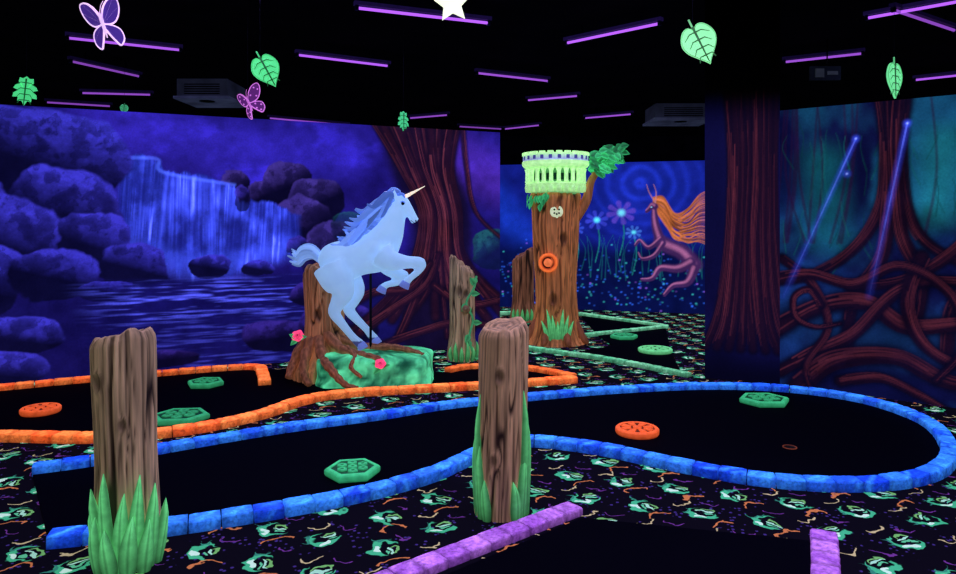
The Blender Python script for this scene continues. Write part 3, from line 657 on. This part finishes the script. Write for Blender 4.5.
for yo,dx in ((-.1,0),(.1,.07)):
    TS([(-1.34,1.08,yo*.8),(-1.28,.95,yo*1.1),(-1.235,.84,yo*1.1),(-1.28,.74,yo),(-1.315,.655,yo),(-1.25,.56,yo),(-1.17,.46,yo),(-1.12,.405,yo),(-1.07,.36,yo)] if dx==0 else
       [(-1.32,1.08,yo*.7),(-1.25,.95,yo),(-1.17,.84,yo*1.1),(-1.19,.74,yo),(-1.22,.66,yo),(-1.15,.57,yo),(-1.06,.48,yo),(-1.01,.42,yo),(-.97,.37,yo)],[.18,.155,.105,.072,.055,.042,.035,.038,.044],4,.85)
tmp=ub.make('tmp_unicorn')
mo=tmp.modifiers.new('r','REMESH');mo.mode='VOXEL';mo.voxel_size=.012
mo=tmp.modifiers.new('s','SMOOTH');mo.factor=.5;mo.iterations=4
dg=bpy.context.evaluated_depsgraph_get();ev=tmp.evaluated_get(dg);me=ev.to_mesh()
vs=[tuple(v.co) for v in me.vertices];fs=[tuple(p.vertices) for p in me.polygons];ev.to_mesh_clear()
bpy.data.objects.remove(tmp,do_unlink=True)
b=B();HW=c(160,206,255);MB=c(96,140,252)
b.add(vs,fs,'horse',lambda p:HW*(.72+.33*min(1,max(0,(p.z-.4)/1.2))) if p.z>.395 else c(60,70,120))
for hx_,hz,yo,dr in ((-.665,.915,-.1,(-.5,-1)),(-.905,.85,.12,(-.5,-1)),(-1.065,.355,-.1,(.5,-1)),(-.965,.365,.1,(.5,-1))):
    d_=Vector((dr[0],0,dr[1])).normalized();p=Vector((hx_,Y0+yo,hz))
    b.tube([p-d_*.025,p,p+d_*.035],[.036,.043,.05],mat='horse',col=c(100,120,200),segs=16)
h0,h1=Vector((-.705,Y0,1.70)),Vector((-.492,Y0,1.815));ax=(h1-h0)
b.tube([h0-ax*.1]+[h0+ax*t for t in (0,.3,.6,1)],[.022,.02,.015,.009,.002],mat='glow',col=c(235,225,200),segs=12)
s1=ax.normalized().cross(Vector((0,1,0)));s2=Vector((0,1,0))
b.tube([h0+ax*t+(s1*math.cos(t*30)+s2*math.sin(t*30))*.019*(1-t) for t in np.linspace(0,.97,70)],[.006*(1-.7*t) for t in np.linspace(0,1,70)],mat='glow',col=c(240,200,170),segs=6)
for sgn in (-1,1):
    b.lathe((-.693,Y0+sgn*.050,1.652),[(.003,-.016),(.013,-.01),(.017,0),(.013,.01),(.003,.016)],12,'dark',col=c(8,6,20))
    b.tube([(-.712,Y0+sgn*.054,1.664),(-.693,Y0+sgn*.06,1.672),(-.672,Y0+sgn*.054,1.66)],.006,mat='horse',col=MB,segs=8)
    b.lathe((-.575,Y0+sgn*.030,1.492),[(.002,-.008),(.008,0),(.002,.008)],8,'dark',col=c(20,16,60))
    b.tube([(-.568,Y0+sgn*.020,1.465),(-.592,Y0+sgn*.036,1.475),(-.622,Y0+sgn*.038,1.497)],.003,mat='dark',col=c(20,16,60),segs=6)
RM=random.Random(3)
for i in range(60):
    t=i/59;rx=lerp(-.73,-.98,t**1.1);rz=lerp(1.74,1.37,t)+.01;sd_=(-1 if i%2 else 1)*(.35+.65*RM.random())
    ln=lerp(.26,.36,RM.random())*(1.0 if t>.15 else .7);dn=RM.uniform(.0,.16)
    P=[(rx,Y0+.02*sd_,rz),(rx-ln*.3,Y0+.06*sd_,rz+.035-dn*.2),(rx-ln*.62,Y0+.095*sd_,rz-.03-dn*.6),(rx-ln*.85,Y0+.1*sd_,rz-.07-dn),(rx-ln*1.08,Y0+.09*sd_,rz-.04-dn*1.2)]
    P=catmull(P,4);n_=len(P);cc_=lerp(MB,HW,RM.random()*.35)*RM.uniform(.35,1.15)
    b.tube(P,[.032*math.sin(math.pi*(.25+.72*k/(n_-1)))+.002 for k in range(n_)],[.018*math.sin(math.pi*(.25+.72*k/(n_-1)))+.001 for k in range(n_)],mat='horse',segs=8,col=cc_)
for i in range(5):
    b.tube(catmull([(-.745,Y0+(i-2)*.012,1.73),(-.70,Y0+(i-2)*.02,1.74),(-.675,Y0+(i-2)*.02,1.70)],4),[.014]*4+[.012]*2+[.009,.006,.002],mat='horse',segs=8,col=MB*(.8+.1*i))
for i in range(18):
    o=RM.uniform(-.05,.05);q=RM.uniform(-.03,.05);P=catmull([(-1.43,Y0+o*.3,1.1+q*.4),(-1.53,Y0+o,1.19+q),(-1.62,Y0+o*1.3,1.18+q*1.5),(-1.67,Y0+o*1.6,1.12+q*1.5),(-1.72+RM.uniform(-.03,.05),Y0+o*2,1.14+q*2)],4);n_=len(P)
    b.tube(P,[.03*math.sin(math.pi*(.3+.67*k/(n_-1)))+.002 for k in range(n_)],mat='horse',segs=8,col=lerp(MB,HW,.6)*RM.uniform(.5,1.1))
b.make('unicorn_statue')

# ================================================================== CEILING: UV tubes
def lamp(x0,y0,x1,y1,f=1.0,on=True,P=14):
    z=3.45;a=Vector((x0,y0,z));e=Vector((x1,y1,z));d=(e-a);L_=d.length;d.normalize();b=B()
    b.tube([a,a+d*.02,e-d*.02,e],.014,ref=(0,0,1),segs=12,mat='tube',col=c(165,85,225)*f)
    an=math.atan2(d.y,d.x);M=Matrix.Translation(a)@Matrix.Rotation(an,4,'Z')
    b.box(-.03,L_+.03,-.03,.03,.025,.06,'fluoro',c(22,12,54)*f,M)  # housing glows faintly: the tube's purple reflection is put into its colour
    for q in (-.02,L_-.01):b.box(q,q+.03,-.02,.02,-.02,.03,'dark',c(50,40,90),M)
    for q in (.2,L_-.2):b.box(q-.01,q+.01,-.01,.01,.06,.15,'dark',c(20,15,40),M)
    ob=b.make('uv_tube_light')
    if on:
        l=bpy.data.lights.new('uv_tube_emitter','AREA');l.shape='RECTANGLE';l.size=L_*.95;l.size_y=.03;l.energy=P;l.color=(.58,.50,1.0)
        lo=bpy.data.objects.new('uv_tube_emitter',l);SC.collection.objects.link(lo);m=(a+e)/2
        lo.location=(m.x,m.y,z-.018);lo.rotation_euler=(0,0,an);lo.parent=ob
for q in [(-1.11,6.44,.1,6.93,1),(-2.13,8.27,-1.14,8.86,.9),(-4.39,7.5,-3.42,8.03,.8),(-.01,9.29,.98,9.82,.6),(.98,7.71,1.8,6.95,1),(.81,11.4,1.57,11.0,.6),
          (3.76,6.76,4.62,5.93,1),(-1.3,13.4,-.56,13.0,.5),(.58,15,1.27,14.4,.5),(2.05,13.4,2.83,12.9,.6),(3.79,8.64,4.5,8.2,.6),(6.09,9.75,6.9,9.1,.8),
          (-6.08,10.75,-5.09,10.9,.5),(-7.15,11.6,-6.3,12.0,.4),(-4.0,13.4,-2.67,14.4,.5),(3.86,6.5,4.9,7.2,.45),(-.4,14.6,.5,15.0,.35),(-5.0,8.6,-4.6,9.5,.4)]:
    lamp(*q,on=q[1]<10)
for q,p_ in [((-2.6,4.0,-1.6,4.5,1),16),((.6,4.2,1.5,3.7,1),16),((-.5,1.2,.5,1.5,1),22),((1.2,2.6,2.1,2.1,1),50),((-3.6,2.0,-2.7,1.4,1),8)]:lamp(*q,P=p_)  # unseen tubes overhead, added to light logs and unicorn from the front

def ac(x,y,w):
    b=B();M=Matrix.Translation((x,y,0));g_=c(60,64,96)
    b.box(-w/2,w/2,-.4,.4,3.33,3.6,'room',g_*1.0,M);b.box(-w/2-.04,w/2+.04,-.44,.44,3.30,3.34,'room',g_*2.2,M)
    for k in range(5):b.box(-w*.35,w*.35,-.41,-.4,3.37+k*.035,3.385+k*.035,'dark',c(4,4,8),M)
    b.lathe((x,y-.2,3.295),[(.12,0),(.1,.01)],16,'dark',col=c(5,5,10));b.make('ceiling_air_conditioner')
ac(3.7,13,1.0);ac(-4.1,10.8,.75)
b=B();b.box(3.85,4.2,8.1,8.14,3.12,3.28,'room',c(26,32,46));b.box(3.9,4.0,8.085,8.1,3.15,3.25,'room',c(80,90,100));b.box(4.04,4.16,8.085,8.1,3.18,3.22,'room',c(80,90,100));b.tube([(4.05,8.12,3.28),(4.05,8.12,3.6)],.008,mat='dark',col=dk);b.make('exit_sign')

# ================================================================== HANGING DECORATIONS
def string(b,p): b.tube([p,(p[0],p[1],3.6)],.0015,mat='dark',col=c(30,25,50),segs=5)
def frame(yaw,roll):
    X=Matrix.Rotation(yaw,3,'Z')@Vector((1,0,0));Z=Vector((0,0,1));n_=X.cross(Z)
    Rr=Matrix.Rotation(roll,3,n_);return Rr@X,Rr@Z
def hang_leaf(p,s,yaw,roll,kind='heart',col=c(120,235,150)):
    b=B();X,Y=frame(yaw,roll);p=Vector(p);out=[]
    if kind=='heart':
        half=[(0,-.32),(.10,-.44),(.24,-.42),(.36,-.28),(.42,-.08),(.36,.12),(.22,.30),(.09,.44),(0,.56)]
    else:
        half=[(0,-.5),(.1,-.42),(.2,-.44),(.22,-.3),(.14,-.24),(.3,-.18),(.36,-.06),(.2,.0),(.34,.1),(.36,.24),(.2,.22),(.2,.36),(.08,.34),(0,.5)]
    H=[tuple(q) for q in (catmull(half,3) if kind=='heart' else half)]
    out=[(x*s,-y*s) for x,y in H]+[(-x*s,-y*s) for x,y in reversed(H[1:-1])]
    b.plate(out,p,X,Y,.012,'glow',col,cen=(0,0))
    n_=X.cross(Y);ve=col*.12
    for sg in (-1,1):
        off=n_*.008*sg
        b.tube([p+off+Y*s*.42,p+off-Y*s*.5],[.016*s*2,.004],mat='glow',col=ve,segs=6)
        for k in range(4):
            y0=.28-.2*k
            for q in (-1,1):b.tube([p+off+Y*s*y0,p+off+X*q*s*.15+Y*s*(y0-.0),p+off+X*q*s*(.32-.04*k)+Y*s*(y0-.12)],[.018*s,.014*s,.006*s],mat='glow',col=ve,segs=6)
        if kind=='heart':b.tube([p+off+X*(x*s*.96)+Y*(y*s*.96) for x,y in [(q[0]/s,q[1]/s) for q in out+[out[0]]]],.009*s,ref=tuple(n_),mat='glow',col=col*.5,segs=5)
    if kind!='oak':b.tube([p+Y*s*.3,p+Y*s*.62],.012*s*2,mat='glow',col=col*.6,segs=6)
    string(b,p+Y*s*.4);b.make('hanging_leaf')
hang_leaf((-1.51,5.0,2.57),.235,.35,.5,col=c(80,215,130));hang_leaf((1.586,5,2.764),.30,-.1,.45,col=c(140,235,160))
hang_leaf((3.57,6,2.709),.30,.6,.05,col=c(110,225,150));hang_leaf((-3.88,6,2.606),.25,.3,-.1,'oak',col=c(70,205,125));hang_leaf((-.80,7.5,2.56),.21,.9,0,'oak',col=c(60,180,115))
hang_leaf((-4.55,9.0,2.93),.12,.3,-.1,'heart',col=c(50,140,95))
def butterfly(p,s,yaw,roll,inner,edge,fold=.5,dots=True):
    b=B();p=Vector(p);X,Y=frame(yaw,roll);n_=X.cross(Y)
    up=[(0,.02),(.1,.3),(.3,.52),(.5,.56),(.52,.4),(.42,.18),(.25,.03)];lo=[(0,-.02),(.22,-.02),(.38,-.1),(.4,-.28),(.28,-.42),(.2,-.36),(.08,-.2)]
    for sg in (-1,1):
        Xw=(X*sg*math.cos(fold)-n_*math.sin(fold)*1.0).normalized()
        for w in (up,lo):
            o=[tuple(q*s) for q in catmull(w,3,True)]
            b.plate(o,p,Xw,Y,.006,'glow',inner)
            b.tube([p+Xw*x+Y*y for x,y in o+[o[0]]],.019*s,ref=tuple(n_),mat='glow',col=edge,segs=6)
            cx_=sum(q[0] for q in o)/len(o);cy_=sum(q[1] for q in o)/len(o)
            for k in range(0,len(o),4):b.tube([p,p+Xw*lerp(0,o[k][0],.9)+Y*lerp(0,o[k][1],.9)],.009*s,ref=(0,0,1),mat='glow',col=edge*.8,segs=5)
            if dots:
              for k in range(2,len(o),5):
                q=(lerp(cx_,o[k][0],.6),lerp(cy_,o[k][1],.6));b.lathe(p+Xw*q[0]+Y*q[1],[(.025*s,-.012*s-.003),(.03*s,0),(.025*s,.012*s+.003)],8,'glow',M=Matrix([Xw,Y,Xw.cross(Y)]).transposed(),col=edge)
    b.tube([p-Y*s*.28,p-Y*s*.1,p+Y*s*.1,p+Y*s*.2],[.012*s,.035*s,.04*s,.03*s],mat='glow',col=edge*.8,segs=8)
    for sg in (-1,1):b.tube([p+Y*s*.2,p+Y*s*.36+X*s*.07*sg,p+Y*s*.44+X*s*.14*sg],.006*s,mat='glow',col=edge,segs=5)
    string(b,p+Y*s*.1);b.make('hanging_butterfly')
butterfly((-2.68,5,2.90),.36,.3,.3,c(60,36,120),c(240,200,250),.85,False);butterfly((-1.963,6,2.5),.27,-.3,.5,c(80,30,100),c(205,115,215),.6)
b=B();X,Y=frame(.1,.1);o=[((.125 if k%2==0 else .06)*math.sin(k*math.pi/5),(.125 if k%2==0 else .06)*math.cos(k*math.pi/5)) for k in range(10)]
b.plate(o,(-.167,4.5,2.89),X,Y,.015,'glow',c(240,250,215)*1.1,cen=(0,0));string(b,(-.167,4.5,3.0));b.make('hanging_star')

# ================================================================== WORLD + CAMERA
w=bpy.data.worlds.new('dark_room');SC.world=w;w.use_nodes=True
w.node_tree.nodes['Background'].inputs[0].default_value=(.01,.008,.03,1);w.node_tree.nodes['Background'].inputs[1].default_value=.2
cam=bpy.data.cameras.new('camera');co=bpy.data.objects.new('camera',cam);SC.collection.objects.link(co)
cam.sensor_width=36;cam.lens=26.36;cam.shift_y=-.0701;co.location=(0,0,1.5);co.rotation_euler=(math.pi/2,0,0);cam.clip_end=60
SC.camera=co
